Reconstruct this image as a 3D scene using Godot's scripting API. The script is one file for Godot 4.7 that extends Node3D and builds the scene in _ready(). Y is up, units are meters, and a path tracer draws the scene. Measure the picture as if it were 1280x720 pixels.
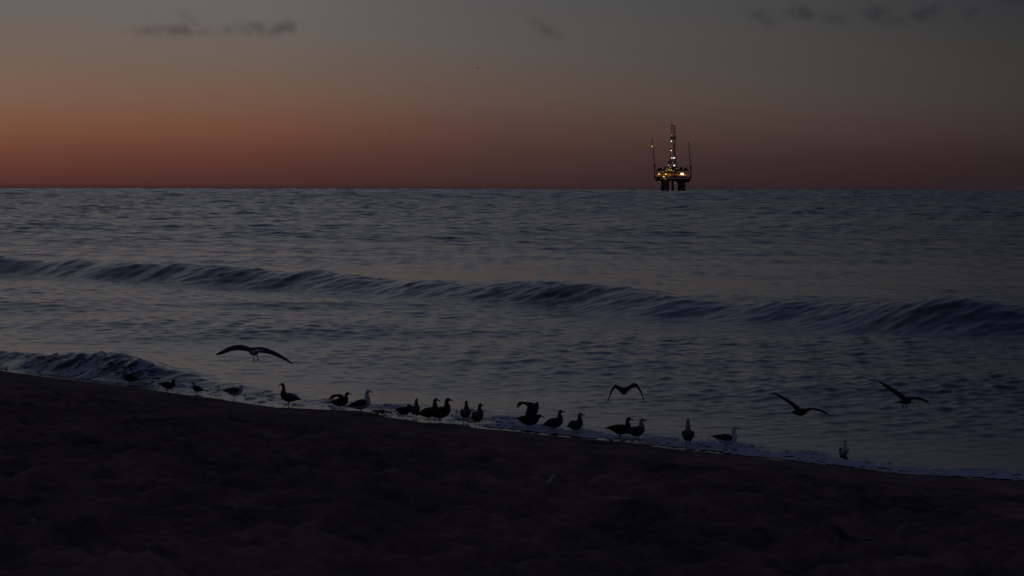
extends Node3D

# ---------------------------------------------------------------- small tools
func lin(r: float, g: float, b: float) -> Color:
	return Color(r, g, b).linear_to_srgb()

func mat(albedo: Color, rough := 0.8, spec := 0.35) -> StandardMaterial3D:
	var m := StandardMaterial3D.new()
	m.albedo_color = albedo
	m.roughness = rough
	m.metallic_specular = spec
	return m

func lamp_mat(c: Color, e: float) -> StandardMaterial3D:
	var m := mat(Color(0.1, 0.1, 0.1))
	m.emission_enabled = true
	m.emission = c
	m.emission_energy_multiplier = e
	return m

func thing(called: String, label: String, category: String, at := Vector3.ZERO, group := "") -> Node3D:
	var o := Node3D.new()
	o.name = numbered(called)
	add_child(o)
	o.position = at
	o.set_meta("label", label)
	o.set_meta("category", category)
	if group:
		o.set_meta("group", group)
	return o

var taken := {}
func numbered(called: String) -> String:
	var n: int = taken.get(called, 0)
	taken[called] = n + 1
	return called if n == 0 else "%s_%03d" % [called, n]

func part(called: String, mesh: Mesh, m: Material, parent: Node) -> MeshInstance3D:
	var o := MeshInstance3D.new()
	o.name = called
	o.mesh = mesh
	o.material_override = m
	parent.add_child(o, true)
	return o

# a bag of triangles
class Shape:
	var v := PackedVector3Array()
	var c := PackedColorArray()
	var i := PackedInt32Array()
	func vert(p: Vector3, col := Color.WHITE) -> int:
		v.append(p)
		c.append(col)
		return v.size() - 1
	func tri(a: int, b: int, d: int) -> void:
		i.append(a); i.append(b); i.append(d)
	func flip_from(first: int) -> void:   # a closed piece added since index «first» gets its outside outwards
		var vol := 0.0
		for k in range(first, i.size(), 3):
			vol += v[i[k]].dot(v[i[k + 2]].cross(v[i[k + 1]]))
		if vol < 0.0:
			for k in range(first, i.size(), 3):
				var t := i[k + 1]
				i[k + 1] = i[k + 2]
				i[k + 2] = t
	func bar(a: Vector3, b: Vector3, r0: float, r1 := -1.0, n := 4) -> void:
		if r1 < 0.0: r1 = r0
		var t := (b - a).normalized()
		var s := t.cross(Vector3.UP if absf(t.y) < 0.9 else Vector3.RIGHT).normalized()
		var w := s.cross(t)
		var first := i.size()
		var base := v.size()
		for e in 2:
			for k in n:
				var ang := TAU * (k + 0.5) / n
				vert((a if e == 0 else b) + (s * cos(ang) + w * sin(ang)) * (r0 if e == 0 else r1))
		for k in n:
			var k2 := (k + 1) % n
			tri(base + k, base + k2, base + n + k)
			tri(base + k2, base + n + k2, base + n + k)
		for k in range(1, n - 1):
			tri(base, base + k + 1, base + k)
			tri(base + n, base + n + k, base + n + k + 1)
		flip_from(first)
	func box(lo: Vector3, hi: Vector3) -> void:
		var first := i.size()
		var b := v.size()
		for k in 8:
			vert(Vector3(hi.x if k & 1 else lo.x, hi.y if k & 2 else lo.y, hi.z if k & 4 else lo.z))
		for q in [[0, 1, 3, 2], [4, 6, 7, 5], [0, 4, 5, 1], [2, 3, 7, 6], [0, 2, 6, 4], [1, 5, 7, 3]]:
			tri(b + q[0], b + q[1], b + q[2])
			tri(b + q[0], b + q[2], b + q[3])
		flip_from(first)
	func flat() -> ArrayMesh:
		var v2 := PackedVector3Array()
		var n2 := PackedVector3Array()
		var c2 := PackedColorArray()
		for k in range(0, i.size(), 3):
			var n := (v[i[k + 2]] - v[i[k]]).cross(v[i[k + 1]] - v[i[k]]).normalized()
			for e in 3:
				v2.append(v[i[k + e]])
				c2.append(c[i[k + e]])
				n2.append(n)
		var arr := []
		arr.resize(Mesh.ARRAY_MAX)
		arr[Mesh.ARRAY_VERTEX] = v2
		arr[Mesh.ARRAY_NORMAL] = n2
		arr[Mesh.ARRAY_COLOR] = c2
		var m := ArrayMesh.new()
		m.add_surface_from_arrays(Mesh.PRIMITIVE_TRIANGLES, arr)
		return m
	func face_up() -> void:
		for k in range(0, i.size(), 3):
			var n := (v[i[k + 2]] - v[i[k]]).cross(v[i[k + 1]] - v[i[k]])
			if n.y < 0.0:
				var t := i[k + 1]
				i[k + 1] = i[k + 2]
				i[k + 2] = t
	func smooth(into: ArrayMesh = null) -> ArrayMesh:
		var n := PackedVector3Array()
		n.resize(v.size())
		for k in range(0, i.size(), 3):
			var f := (v[i[k + 2]] - v[i[k]]).cross(v[i[k + 1]] - v[i[k]])
			for e in 3:
				n[i[k + e]] += f
		for k in n.size():
			n[k] = n[k].normalized() if n[k].length_squared() > 0.0 else Vector3.UP
		var arr := []
		arr.resize(Mesh.ARRAY_MAX)
		arr[Mesh.ARRAY_VERTEX] = v
		arr[Mesh.ARRAY_NORMAL] = n
		arr[Mesh.ARRAY_COLOR] = c
		arr[Mesh.ARRAY_INDEX] = i
		var m := into if into else ArrayMesh.new()
		m.add_surface_from_arrays(Mesh.PRIMITIVE_TRIANGLES, arr)
		return m

func noise(seed_: int, freq: float, octaves := 3, kind := FastNoiseLite.TYPE_SIMPLEX_SMOOTH) -> FastNoiseLite:
	var n := FastNoiseLite.new()
	n.seed = seed_
	n.frequency = freq
	n.noise_type = kind
	n.fractal_type = FastNoiseLite.FRACTAL_FBM if octaves > 1 else FastNoiseLite.FRACTAL_NONE
	n.fractal_octaves = octaves
	return n

func _ready() -> void:
	set_view()
	make_materials()
	build_beach()
	build_sea()
	build_foam()
	build_platform()
	build_gulls()
	build_litter()

# ---------------------------------------------------------------- camera, sky, light
func set_view() -> void:
	var cam := Camera3D.new()
	cam.name = "camera"
	cam.fov = rad_to_deg(2.0 * atan(360.0 / 3400.0))
	cam.near = 0.5
	cam.far = 40000.0
	cam.position = Vector3(0, 5, 0)
	cam.rotation = Vector3(-atan(126.2 / 3400.0), 0, deg_to_rad(0.10))
	add_child(cam)
	cam.current = true

	var env := Environment.new()
	env.background_mode = Environment.BG_SKY
	env.tonemap_mode = Environment.TONE_MAPPER_LINEAR
	env.tonemap_exposure = 1.0
	env.sdfgi_enabled = true
	env.ssao_enabled = true
	env.ssil_enabled = true
	var sky := Sky.new()
	var pan := PanoramaSkyMaterial.new()
	pan.panorama = ImageTexture.create_from_image(dusk_sky())
	sky.sky_material = pan
	env.sky = sky
	var w := WorldEnvironment.new()
	w.name = "world"
	w.environment = env
	add_child(w)

	# the sun has set: it stands below the horizon, left of the view, and only the sky still shines
	var sun := DirectionalLight3D.new()
	sun.name = "sun_below_horizon"
	sun.light_color = Color(1.0, 0.62, 0.42)
	sun.light_energy = 0.1
	sun.light_angular_distance = 0.5
	sun.shadow_enabled = true
	sun.rotation_degrees = Vector3(5, 180 + 14, 0)
	add_child(sun)

# colours of the dusk sky: rows by height above the horizon, columns by direction (degrees right of the view)
const SKY_EL: Array[float] = [0.0, 0.55, 1.2, 1.9, 2.9, 3.9, 9.0, 20.0, 45.0, 90.0]
const SKY_AZ: Array[float] = [-180.0, -110.0, -60.0, -26.0, -10.7, -5.4, 0.0, 5.4, 10.7, 28.0, 70.0, 120.0, 180.0]
func sky_table() -> Array:
	var far := [[36, 30, 36], [38, 31, 37], [39, 32, 38], [40, 34, 39], [41, 36, 41], [42, 38, 43], [40, 42, 52], [39, 42, 58], [37, 41, 64], [36, 40, 67]]
	return [
		far,
		[[40, 31, 36], [44, 33, 36], [47, 35, 38], [48, 38, 41], [48, 41, 44], [48, 44, 47], [46, 47, 57], [45, 48, 63], [40, 44, 67], [36, 40, 67]],
		[[60, 38, 38], [72, 44, 40], [78, 52, 44], [80, 60, 52], [76, 68, 64], [72, 70, 70], [64, 65, 73], [56, 60, 76], [44, 48, 71], [36, 40, 67]],
		[[78, 45, 42], [96, 57, 49], [112, 75, 60], [116, 88, 74], [108, 92, 83], [101, 95, 92], [90, 91, 98], [75, 79, 93], [49, 54, 79], [36, 40, 67]],
		[[80, 45, 43], [101, 60, 49], [119, 79, 60], [121, 92, 77], [114, 98, 87], [105, 100, 97], [92, 93, 99], [76, 80, 95], [50, 55, 80], [36, 40, 67]],
		[[72, 43, 42], [91, 55, 47], [110, 73, 58], [113, 86, 72], [107, 96, 88], [102, 99, 98], [90, 92, 99], [74, 78, 94], [49, 54, 79], [36, 40, 67]],
		[[60, 41, 42], [72, 50, 47], [86, 63, 57], [93, 76, 69], [90, 83, 79], [85, 83, 83], [79, 81, 89], [66, 70, 88], [46, 51, 77], [36, 40, 67]],
		[[50, 37, 40], [60, 44, 44], [73, 58, 54], [77, 68, 63], [74, 70, 68], [70, 70, 71], [66, 68, 76], [57, 61, 79], [44, 48, 73], [36, 40, 67]],
		[[41, 31, 35], [48, 37, 38], [57, 48, 47], [60, 54, 52], [56, 55, 54], [51, 51, 54], [52, 54, 62], [49, 52, 69], [41, 45, 70], [36, 40, 67]],
		[[38, 29, 34], [41, 32, 35], [46, 37, 39], [48, 43, 45], [48, 47, 49], [47, 47, 50], [48, 50, 58], [47, 50, 66], [39, 43, 67], [36, 40, 67]],
		[[37, 30, 35], [39, 32, 36], [41, 34, 38], [42, 37, 40], [43, 40, 43], [43, 41, 45], [43, 44, 54], [43, 46, 61], [38, 42, 65], [36, 40, 67]],
		far,
		far,
	]

# small wisps of cloud: direction, height, half length, half height (degrees), density, slope
const WISPS := [
	[-7.15, 3.25, 0.75, 0.10, 0.5, 0.0], [-6.80, 3.30, 0.30, 0.10, 0.35, 0.0], [-6.75, 3.48, 0.20, 0.06, 0.4, -0.7], [-5.40, 3.27, 0.62, 0.11, 0.6, 0.0], [-4.72, 3.32, 0.16, 0.14, 0.55, 0.3],
	[0.72, 3.31, 0.30, 0.09, 0.55, -0.45], [5.25, 3.53, 0.24, 0.15, 0.45, -0.2], [6.05, 3.62, 0.32, 0.13, 0.6, -0.2], [6.65, 3.52, 0.30, 0.10, 0.45, -0.2],
	[7.60, 3.63, 0.28, 0.13, 0.6, -0.1], [8.05, 3.44, 0.45, 0.05, 0.35, 0.05], [8.60, 3.62, 0.30, 0.11, 0.6, 0.2], [9.55, 3.6, 0.14, 0.13, 0.35, 0.4], [10.4, 3.92, 0.35, 0.09, 0.5, -0.1],
	[-14.2, 3.7, 0.7, 0.14, 0.5, 0.05], [-19.5, 4.3, 0.9, 0.16, 0.5, 0.0], [14.0, 4.2, 0.8, 0.15, 0.5, 0.05], [19.0, 3.6, 0.6, 0.12, 0.5, 0.1], [2.5, 5.6, 0.9, 0.15, 0.5, 0.0], [-9.0, 6.2, 1.1, 0.18, 0.5, 0.05], [27.0, 5.0, 1.0, 0.16, 0.5, 0.0],
]
func dusk_sky() -> Image:
	var table := sky_table()
	var W := 4096
	var H := 2048
	var nc := 256
	var small := Image.create(nc, H, false, Image.FORMAT_RGBAF)
	for y in H:
		var el: float = 90.0 - 180.0 * (y + 0.5) / H
		el = maxf(el, 0.0)
		var r := 0
		while r < SKY_EL.size() - 2 and el > SKY_EL[r + 1]:
			r += 1
		var t: float = clampf((el - SKY_EL[r]) / (SKY_EL[r + 1] - SKY_EL[r]), 0.0, 1.0)
		var row := []
		for c in SKY_AZ.size():
			var acc := []
			for ch in 3:
				var a: float = table[c][maxi(r - 1, 0)][ch]
				var b: float = table[c][r][ch]
				var d: float = table[c][r + 1][ch]
				var e: float = table[c][mini(r + 2, 9)][ch]
				# monotone-ish cubic between the rows
				var m0 := (d - a) * 0.5 * minf(1.0, 1.6 * (SKY_EL[r + 1] - SKY_EL[r]) / maxf(SKY_EL[r + 1] - SKY_EL[maxi(r - 1, 0)], 0.01)) if r > 0 else d - b
				var m1 := (e - b) * 0.5 * minf(1.0, 1.6 * (SKY_EL[r + 1] - SKY_EL[r]) / maxf(SKY_EL[mini(r + 2, 9)] - SKY_EL[r], 0.01)) if r < 8 else d - b
				var t2 := t * t
				var t3 := t2 * t
				acc.append((2 * t3 - 3 * t2 + 1) * b + (t3 - 2 * t2 + t) * m0 + (-2 * t3 + 3 * t2) * d + (t3 - t2) * m1)
			row.append(acc)
		for x in nc:
			var az: float = fposmod(360.0 * (x + 0.5) / nc + 180.0, 360.0) - 180.0
			var k := 0
			while k < SKY_AZ.size() - 2 and az > SKY_AZ[k + 1]:
				k += 1
			var s: float = clampf((az - SKY_AZ[k]) / (SKY_AZ[k + 1] - SKY_AZ[k]), 0.0, 1.0)
			var col := Color(lerpf(row[k][0], row[k + 1][0], s) / 255.0, lerpf(row[k][1], row[k + 1][1], s) / 255.0, lerpf(row[k][2], row[k + 1][2], s) / 255.0)
			small.set_pixel(x, y, col.srgb_to_linear())
	# widen to full size without a seam: pad by a quarter turn, resize, cut
	var pad := Image.create(nc + nc / 2, H, false, Image.FORMAT_RGBAF)
	pad.blit_rect(small, Rect2i(nc - nc / 4, 0, nc / 4, H), Vector2i(0, 0))
	pad.blit_rect(small, Rect2i(0, 0, nc, H), Vector2i(nc / 4, 0))
	pad.blit_rect(small, Rect2i(0, 0, nc / 4, H), Vector2i(nc + nc / 4, 0))
	pad.resize(W + W / 2, H, Image.INTERPOLATE_CUBIC)
	small = pad.get_region(Rect2i(W / 4, 0, W, H))
	var n := noise(7, 1.6, 4)
	for w in WISPS:
		var x0 := int(floor((w[0] - w[2] * 2.2) / 360.0 * W))
		var x1 := int(floor((w[0] + w[2] * 2.2) / 360.0 * W)) + 1
		var y0 := int((90.0 - w[1] - w[3] * 3.5) / 180.0 * H)
		var y1 := int((90.0 - w[1] + w[3] * 3.5) / 180.0 * H) + 1
		for y in range(y0, y1 + 1):
			for x in range(x0, x1 + 1):
				var az: float = (x + 0.5) / W * 360.0
				var el: float = 90.0 - (y + 0.5) / H * 180.0
				var a: float = (az - w[0]) / w[2]
				var b: float = (el - w[1] - w[5] * (az - w[0])) / w[3]
				var nn := n.get_noise_2d(az * 2.0, el * 5.0)
				var dens: float = clampf(exp(-a * a * 1.1 - b * b) * (1.0 + 1.9 * nn) * 1.6 - 0.12, 0.0, 1.0) * w[4]
				var xw := posmod(x, W)
				var p := small.get_pixel(xw, y)
				small.set_pixel(xw, y, p.lerp(Color(p.r * 0.46, p.g * 0.42, p.b * 0.50), dens))
	return small

# ---------------------------------------------------------------- materials
var m_sea: StandardMaterial3D
var m_sand: StandardMaterial3D
var m_foam: StandardMaterial3D
var m_plum: StandardMaterial3D
var m_steel: StandardMaterial3D

func normal_tex(seed_: int, freq: float, strength: float, size := 512, octaves := 4) -> ImageTexture:
	var n := noise(seed_, freq, octaves)
	var im := n.get_seamless_image(size, size)
	im.convert(Image.FORMAT_RF)
	im.convert(Image.FORMAT_RGBA8)
	im.bump_map_to_normal_map(strength)
	return ImageTexture.create_from_image(im)

func make_materials() -> void:
	m_sea = mat(lin(0.004, 0.007, 0.015), 0.07, 0.36)
	m_sea.normal_enabled = true
	m_sea.normal_texture = normal_tex(3, 0.02, 2.2)
	m_sea.normal_scale = 0.6
	m_sea.uv1_triplanar = true
	m_sea.uv1_world_triplanar = true
	m_sea.uv1_scale = Vector3(0.33, 0.33, 0.55)


	m_sand = mat(Color.WHITE, 0.95, 0.15)
	m_sand.vertex_color_use_as_albedo = true
	m_sand.normal_enabled = true
	m_sand.normal_texture = normal_tex(11, 0.06, 3.0)
	m_sand.normal_scale = 0.6
	m_sand.uv1_triplanar = true
	m_sand.uv1_world_triplanar = true
	m_sand.uv1_scale = Vector3(1.1, 1.1, 1.1)

	m_foam = mat(lin(0.45, 0.46, 0.48), 0.7, 0.3)
	m_plum = mat(Color.WHITE, 0.75, 0.25)
	m_plum.vertex_color_use_as_albedo = true
	m_steel = mat(lin(0.07, 0.07, 0.075), 0.6, 0.4)

# ---------------------------------------------------------------- the shore
# u runs along the waterline, s across it (landwards positive); the waterline itself wanders by «off»
const SH_D := Vector2(0.63085, 0.77591)
const SH_N := Vector2(-0.77591, 0.63085)
const SH_O := Vector2(0.0, -55.978)
const OFF_U: Array[float] = [-40.0, -22.71, -17.89, -15.42, -11.65, -7.72, -6.26, -5.31, -3.1, -2.2, -1.43, -0.23, 0.61, 1.7, 2.62, 3.75, 4.96, 7.14, 9.75, 11.21, 11.99, 13.06, 16.0, 22.0]
const OFF_S: Array[float] = [0.2, -0.5, -0.2, -0.14, 0.14, 0.51, 0.43, -0.43, 0.13, 0.28, -0.08, 0.23, 0.06, 0.13, 0.08, -0.13, 0.06, 0.05, 0.01, 0.13, -0.23, -0.65, -0.3, 0.2]
var off_lut := PackedFloat32Array()
func off(u: float) -> float:
	if off_lut.is_empty():
		for k in 1241:
			var uu := -40.0 + k * 0.05
			var j := 0
			while j < OFF_U.size() - 2 and uu > OFF_U[j + 1]:
				j += 1
			var t := clampf((uu - OFF_U[j]) / (OFF_U[j + 1] - OFF_U[j]), 0.0, 1.0)
			off_lut.append(lerpf(OFF_S[j], OFF_S[j + 1], t * t * (3.0 - 2.0 * t)))
	var f := clampf((u + 40.0) / 0.05, 0.0, 1239.0)
	var i := int(f)
	return lerpf(off_lut[i], off_lut[i + 1], f - i)

func profile(q: float) -> float:
	if q < -4.0:
		return -0.12 + 0.085 * (q + 4.0)
	if q < 0.0:
		return 0.03 * q
	if q < 14.0:
		return 0.085 * q
	return 1.19 + 2.0 * (1.0 - exp(-(q - 14.0) * 0.0425))

var n_pock := noise(21, 1.0, 1, FastNoiseLite.TYPE_CELLULAR)
var n_dune := noise(22, 0.28, 3)
var n_fine := noise(23, 2.2, 3)
var n_ridge := noise(24, 0.9, 2)
var n_tone := noise(25, 0.22, 4)
func beach_height(x: float, z: float) -> float:
	var u := x * SH_D.x + (z - SH_O.y) * SH_D.y
	var s := x * SH_N.x + (z - SH_O.y) * SH_N.y
	var q := s - off(u)
	var h := profile(q)
	var dry := smoothstep(3.0, 9.0, q)
	h += n_fine.get_noise_2d(x, z) * (0.006 + 0.034 * dry)
	h += n_dune.get_noise_2d(x, z) * (0.012 * smoothstep(0.0, 3.0, q) + 0.035 * dry)
	if dry > 0.0:
		# trodden sand: hollows with raised rims, stretched along the walking directions
		var wx := x + 0.25 * n_dune.get_noise_2d(x * 2.0 + 40.0, z * 2.0)
		var cell := n_pock.get_noise_2d(wx * 2.0 + z * 0.6, z * 1.25 - wx * 0.5)
		h += dry * 0.14 * smoothstep(-1.0, -0.25, cell) * (0.55 + 0.9 * clampf(n_tone.get_noise_2d(x * 3.0, z * 3.0) + 0.4, 0.0, 1.0))
		h += dry * 0.10 * n_ridge.get_noise_2d(x * 1.4 + z * 0.7, z * 0.8)
	return h

func build_beach() -> void:
	n_pock.cellular_return_type = FastNoiseLite.RETURN_DISTANCE
	var sh := Shape.new()
	var rows := 560
	var cols := 360
	for r in rows + 1:
		var d := 15.0 * exp(log(84.0 / 15.0) * r / rows)
		var hw := 0.27 * d + 3.0
		for c in cols + 1:
			var x := lerpf(-hw, hw, float(c) / cols)
			var y := beach_height(x, -d)
			var t := n_tone.get_noise_2d(x, -d)
			var f := n_fine.get_noise_2d(x * 3.0, -d * 3.0)
			var k := maxf(0.35, 1.0 + 0.55 * t + 0.45 * f + 0.5 * n_ridge.get_noise_2d(x * 1.1 - 20.0, -d * 0.6))
			sh.vert(Vector3(x, y, -d), Color(0.165 * k, 0.116 * k, 0.086 * k))
	var w := cols + 1
	for r in rows:
		for c in cols:
			var a := r * w + c
			if sh.v[a].y < -0.45 and sh.v[a + w].y < -0.45:
				continue
			sh.tri(a, a + w, a + 1)
			sh.tri(a + 1, a + w, a + w + 1)
	# the rest of the beach and the land behind, plain and a little lower, out to the horizon
	var base := sh.v.size()
	var us := [-9000.0, -3000.0, -800.0, -300.0, -150.0, -90.0, -60.0, -40.0, -25.0, -12.0, 0.0, 12.0, 25.0, 40.0, 70.0, 150.0, 400.0, 1500.0, 9000.0]
	var ss := [-30.0, -10.0, -5.0, -2.0, 0.0, 4.0, 10.0, 14.0, 20.0, 30.0, 45.0, 80.0, 300.0, 1500.0, 9000.0]
	for u: float in us:
		for s: float in ss:
			var p := SH_O + SH_D * u + SH_N * s
			sh.vert(Vector3(p.x, profile(s) - 0.22, p.y), Color(0.165, 0.116, 0.086))
	for a in us.size() - 1:
		for b in ss.size() - 1:
			var i0 := base + a * ss.size() + b
			var i1 := i0 + ss.size()
			sh.tri(i0, i1, i0 + 1)
			sh.tri(i0 + 1, i1, i1 + 1)
	sh.face_up()
	var o := part("beach_sand", sh.smooth(), m_sand, self)
	o.set_meta("kind", "structure")
	o.set_meta("label", "dark trodden sand beach sloping down to the water")

# ---------------------------------------------------------------- the sea
var kx := PackedFloat32Array()
var kz := PackedFloat32Array()
var kp := PackedFloat32Array()
var ka := PackedFloat32Array()
var kl := PackedFloat32Array()
var n_gust := noise(31, 0.035, 3)
var n_crest := noise(32, 0.11, 3)
var n_lump := noise(33, 1.1, 3)

func make_waves() -> void:
	var rng := RandomNumberGenerator.new()
	rng.seed = 5
	for k in 30:                                   # wind ripples
		var lam := 0.30 * pow(7.0 / 0.30, k / 29.0)
		wave(lam, 0.070 * minf(1.0, pow(0.65 / lam, 1.6)), rng.randf_range(-1.35, 1.35) if lam < 3.0 else rng.randf_range(-0.7, 0.7), rng)
	for k in 20:                                   # longer chop and swell
		var lam := 8.0 * pow(200.0 / 8.0, k / 19.0)
		wave(lam, 0.004, rng.randf_range(-0.55, 0.55), rng)

func wave(lam: float, slope: float, spread: float, rng: RandomNumberGenerator) -> void:
	var dir := Vector2(-0.30, 1.0).normalized().rotated(spread)
	var k := TAU / lam
	kx.append(dir.x * k)
	kz.append(dir.y * k)
	kp.append(rng.randf() * TAU)
	ka.append(slope / k)
	kl.append(lam)

const SURF_U: Array[float] = [-200.0, -120.0, -90.0, -63.0, -40.0, -23.0, -13.0, 10.0, 60.0]
const SURF_S: Array[float] = [-39.5, -38.5, -37.2, -34.9, -31.6, -28.9, -28.2, -28.6, -30.0]
const SURF_A: Array[float] = [0.78, 0.85, 0.88, 0.68, 0.58, 0.70, 0.92, 0.98, 0.80]
const LAP_U: Array[float] = [-60.0, -30.0, -23.0, -20.8, -19.0, -17.5, -15.5, -13.0, -11.0, -8.0, -4.0, 0.0, 30.0]
const LAP_A: Array[float] = [0.22, 0.26, 0.30, 0.42, 0.56, 0.46, 0.22, 0.12, 0.08, 0.06, 0.045, 0.03, 0.03]
func table(xs: Array[float], ys: Array[float], x: float) -> float:
	if x <= xs[0]:
		return ys[0]
	var j := 0
	while j < xs.size() - 2 and x > xs[j + 1]:
		j += 1
	var t := clampf((x - xs[j]) / (xs[j + 1] - xs[j]), 0.0, 1.0)
	return lerpf(ys[j], ys[j + 1], t * t * (3.0 - 2.0 * t))

# height of the water; «active» lists the waves that a mesh of this fineness can carry, «wt» their weights
func water_height(x: float, z: float, active: PackedInt32Array, wt: PackedFloat32Array) -> float:
	var u := x * SH_D.x + (z - SH_O.y) * SH_D.y
	var s := x * SH_N.x + (z - SH_O.y) * SH_N.y
	var q := s - off(u)
	var calm := clampf(0.10 + (-q - 0.5) * 0.08, 0.10, 1.0)
	var gust := 0.95 + 0.75 * n_gust.get_noise_2d(x, z * 1.6)
	var h := 0.0
	for j in active.size():
		var i := active[j]
		var sn := sin(kx[i] * x + kz[i] * z + kp[i])
		h += wt[j] * ka[i] * (sn + 0.3 * sn * sn)
	h *= calm * gust
	var ripple := h
	# the swell that rises before the shore, steep towards the land
	if s < -20.0 and s > -70.0:
		var nn := n_crest.get_noise_2d(u * 0.9, s * 0.4)
		var t := table(SURF_U, SURF_S, u) + 0.9 * nn - s
		if t > -0.5:
			var a := table(SURF_U, SURF_A, u) * (1.0 + 0.45 * n_crest.get_noise_2d(u * 0.55 + 70.0, 3.0))
			var front := smoothstep(-0.5, 2.7 + 1.3 * smoothstep(-40.0, -15.0, u), t)
			h += a * front * exp(-pow(maxf(t - 2.6, 0.0) / 5.0, 1.3)) + 0.5 * ripple * front * exp(-pow((t - 2.0) / 3.5, 2.0))
			h += 0.07 * a * front * exp(-pow((t - 1.6) / 2.4, 2.0)) * (0.7 * n_lump.get_noise_2d(u * 0.32 + s * 0.2, s * 0.5 - u * 0.1) + 0.5 * n_lump.get_noise_2d(u * 0.95 + s * 0.5 + 30.0, s * 1.2 - u * 0.35) + 0.32 * n_lump.get_noise_2d(u * 2.4 + s * 0.9 + 60.0, s * 2.6 - u * 0.6))
	# the little wave that folds onto the sand
	if q > -9.0 and q < 1.0:
		var a2 := table(LAP_U, LAP_A, u)
		var t2 := -q - 0.1 + 0.35 * n_crest.get_noise_2d(u * 3.0, 9.0)
		if t2 > 0.0:
			var f2 := smoothstep(0.0, 1.35, t2)
			h += a2 * f2 * exp(-pow(maxf(t2 - 1.25, 0.0) / 1.5, 1.5))
			h += a2 * 0.30 * f2 * exp(-pow((t2 - 1.0) / 0.9, 2.0)) * n_lump.get_noise_2d(u * 1.6, q * 0.9)
	return h

func build_sea() -> void:
	make_waves()
	var sh := Shape.new()
	sea_band(sh, 42.0, 300.0, 1240, 450)
	sea_band(sh, 299.0, 700.0, 520, 330)
	sea_band(sh, 698.0, 1600.0, 760, 250)
	sea_band(sh, 1597.0, 9400.0, 1300, 150)
	# beyond the sides of the wave-shaped water: the open sea, out to the horizon
	var ds := [60.0, 100.0, 180.0, 300.0, 600.0, 1200.0, 2500.0, 5000.0, 9400.0]
	for side in [-1.0, 1.0]:
		var base := sh.v.size()
		for d: float in ds:
			var inner := (0.27 * d + 2.5)
			for f in 5:
				var x: float = side * lerpf(inner, 9400.0, pow(f / 4.0, 2.5))
				sh.vert(Vector3(x, -0.25 - (d * d + x * x) / 1.48e7, -d))
		for a in ds.size() - 1:
			for b in 4:
				var i0 := base + a * 5 + b
				sh.tri(i0, i0 + 1, i0 + 5)
				sh.tri(i0 + 1, i0 + 6, i0 + 5)
	sh.face_up()
	var o := part("sea", sh.smooth(), m_sea, self)
	o.set_meta("kind", "structure")
	o.set_meta("label", "dim rippled sea with one low swell running towards the beach")

func sea_band(sh: Shape, d0: float, d1: float, rows: int, cols: int) -> void:
	var base := sh.v.size()
	var w := cols + 1
	var qs := PackedFloat32Array()
	for r in rows + 1:
		var d := d0 * exp(log(d1 / d0) * r / rows)
		var step := d * log(d1 / d0) / rows
		var active := PackedInt32Array()
		var wt := PackedFloat32Array()
		# waves too short for this part of the mesh are left out; the shortest that fit take over their steepness
		var lead := PackedFloat32Array()
		var steep := 0.0
		for i in kl.size():
			var fit := smoothstep(2.2, 4.5, kl[i] / step)
			if fit > 0.0:
				var b := smoothstep(10.0, 6.5, kl[i] / step)
				active.append(i)
				wt.append(fit)
				lead.append(b)
				steep += pow(fit * b * ka[i] * TAU / kl[i], 2.0) * 0.5
		var gain := maxf(1.0, lerpf(0.135, 0.125, smoothstep(700.0, 2500.0, d)) * smoothstep(60.0, 280.0, d) / maxf(sqrt(steep), 0.002))
		for k in wt.size():
			wt[k] *= 1.0 + (gain - 1.0) * lead[k]
		var hw := 0.27 * d + 3.0
		for c in w:
			var x := lerpf(-hw, hw, float(c) / cols)
			var q := x * SH_N.x + (-d - SH_O.y) * SH_N.y
			qs.append(q)
			if q > 3.0:
				sh.vert(Vector3(x, -0.1, -d))
			else:
				sh.vert(Vector3(x, water_height(x, -d, active, wt) - (d * d + x * x) / 1.48e7, -d))
	for r in rows:
		for c in cols:
			if qs[r * w + c] > 2.0 and qs[(r + 1) * w + c] > 2.0:
				continue
			var a := base + r * w + c
			sh.tri(a, a + w, a + 1)
			sh.tri(a + 1, a + w, a + w + 1)

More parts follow.
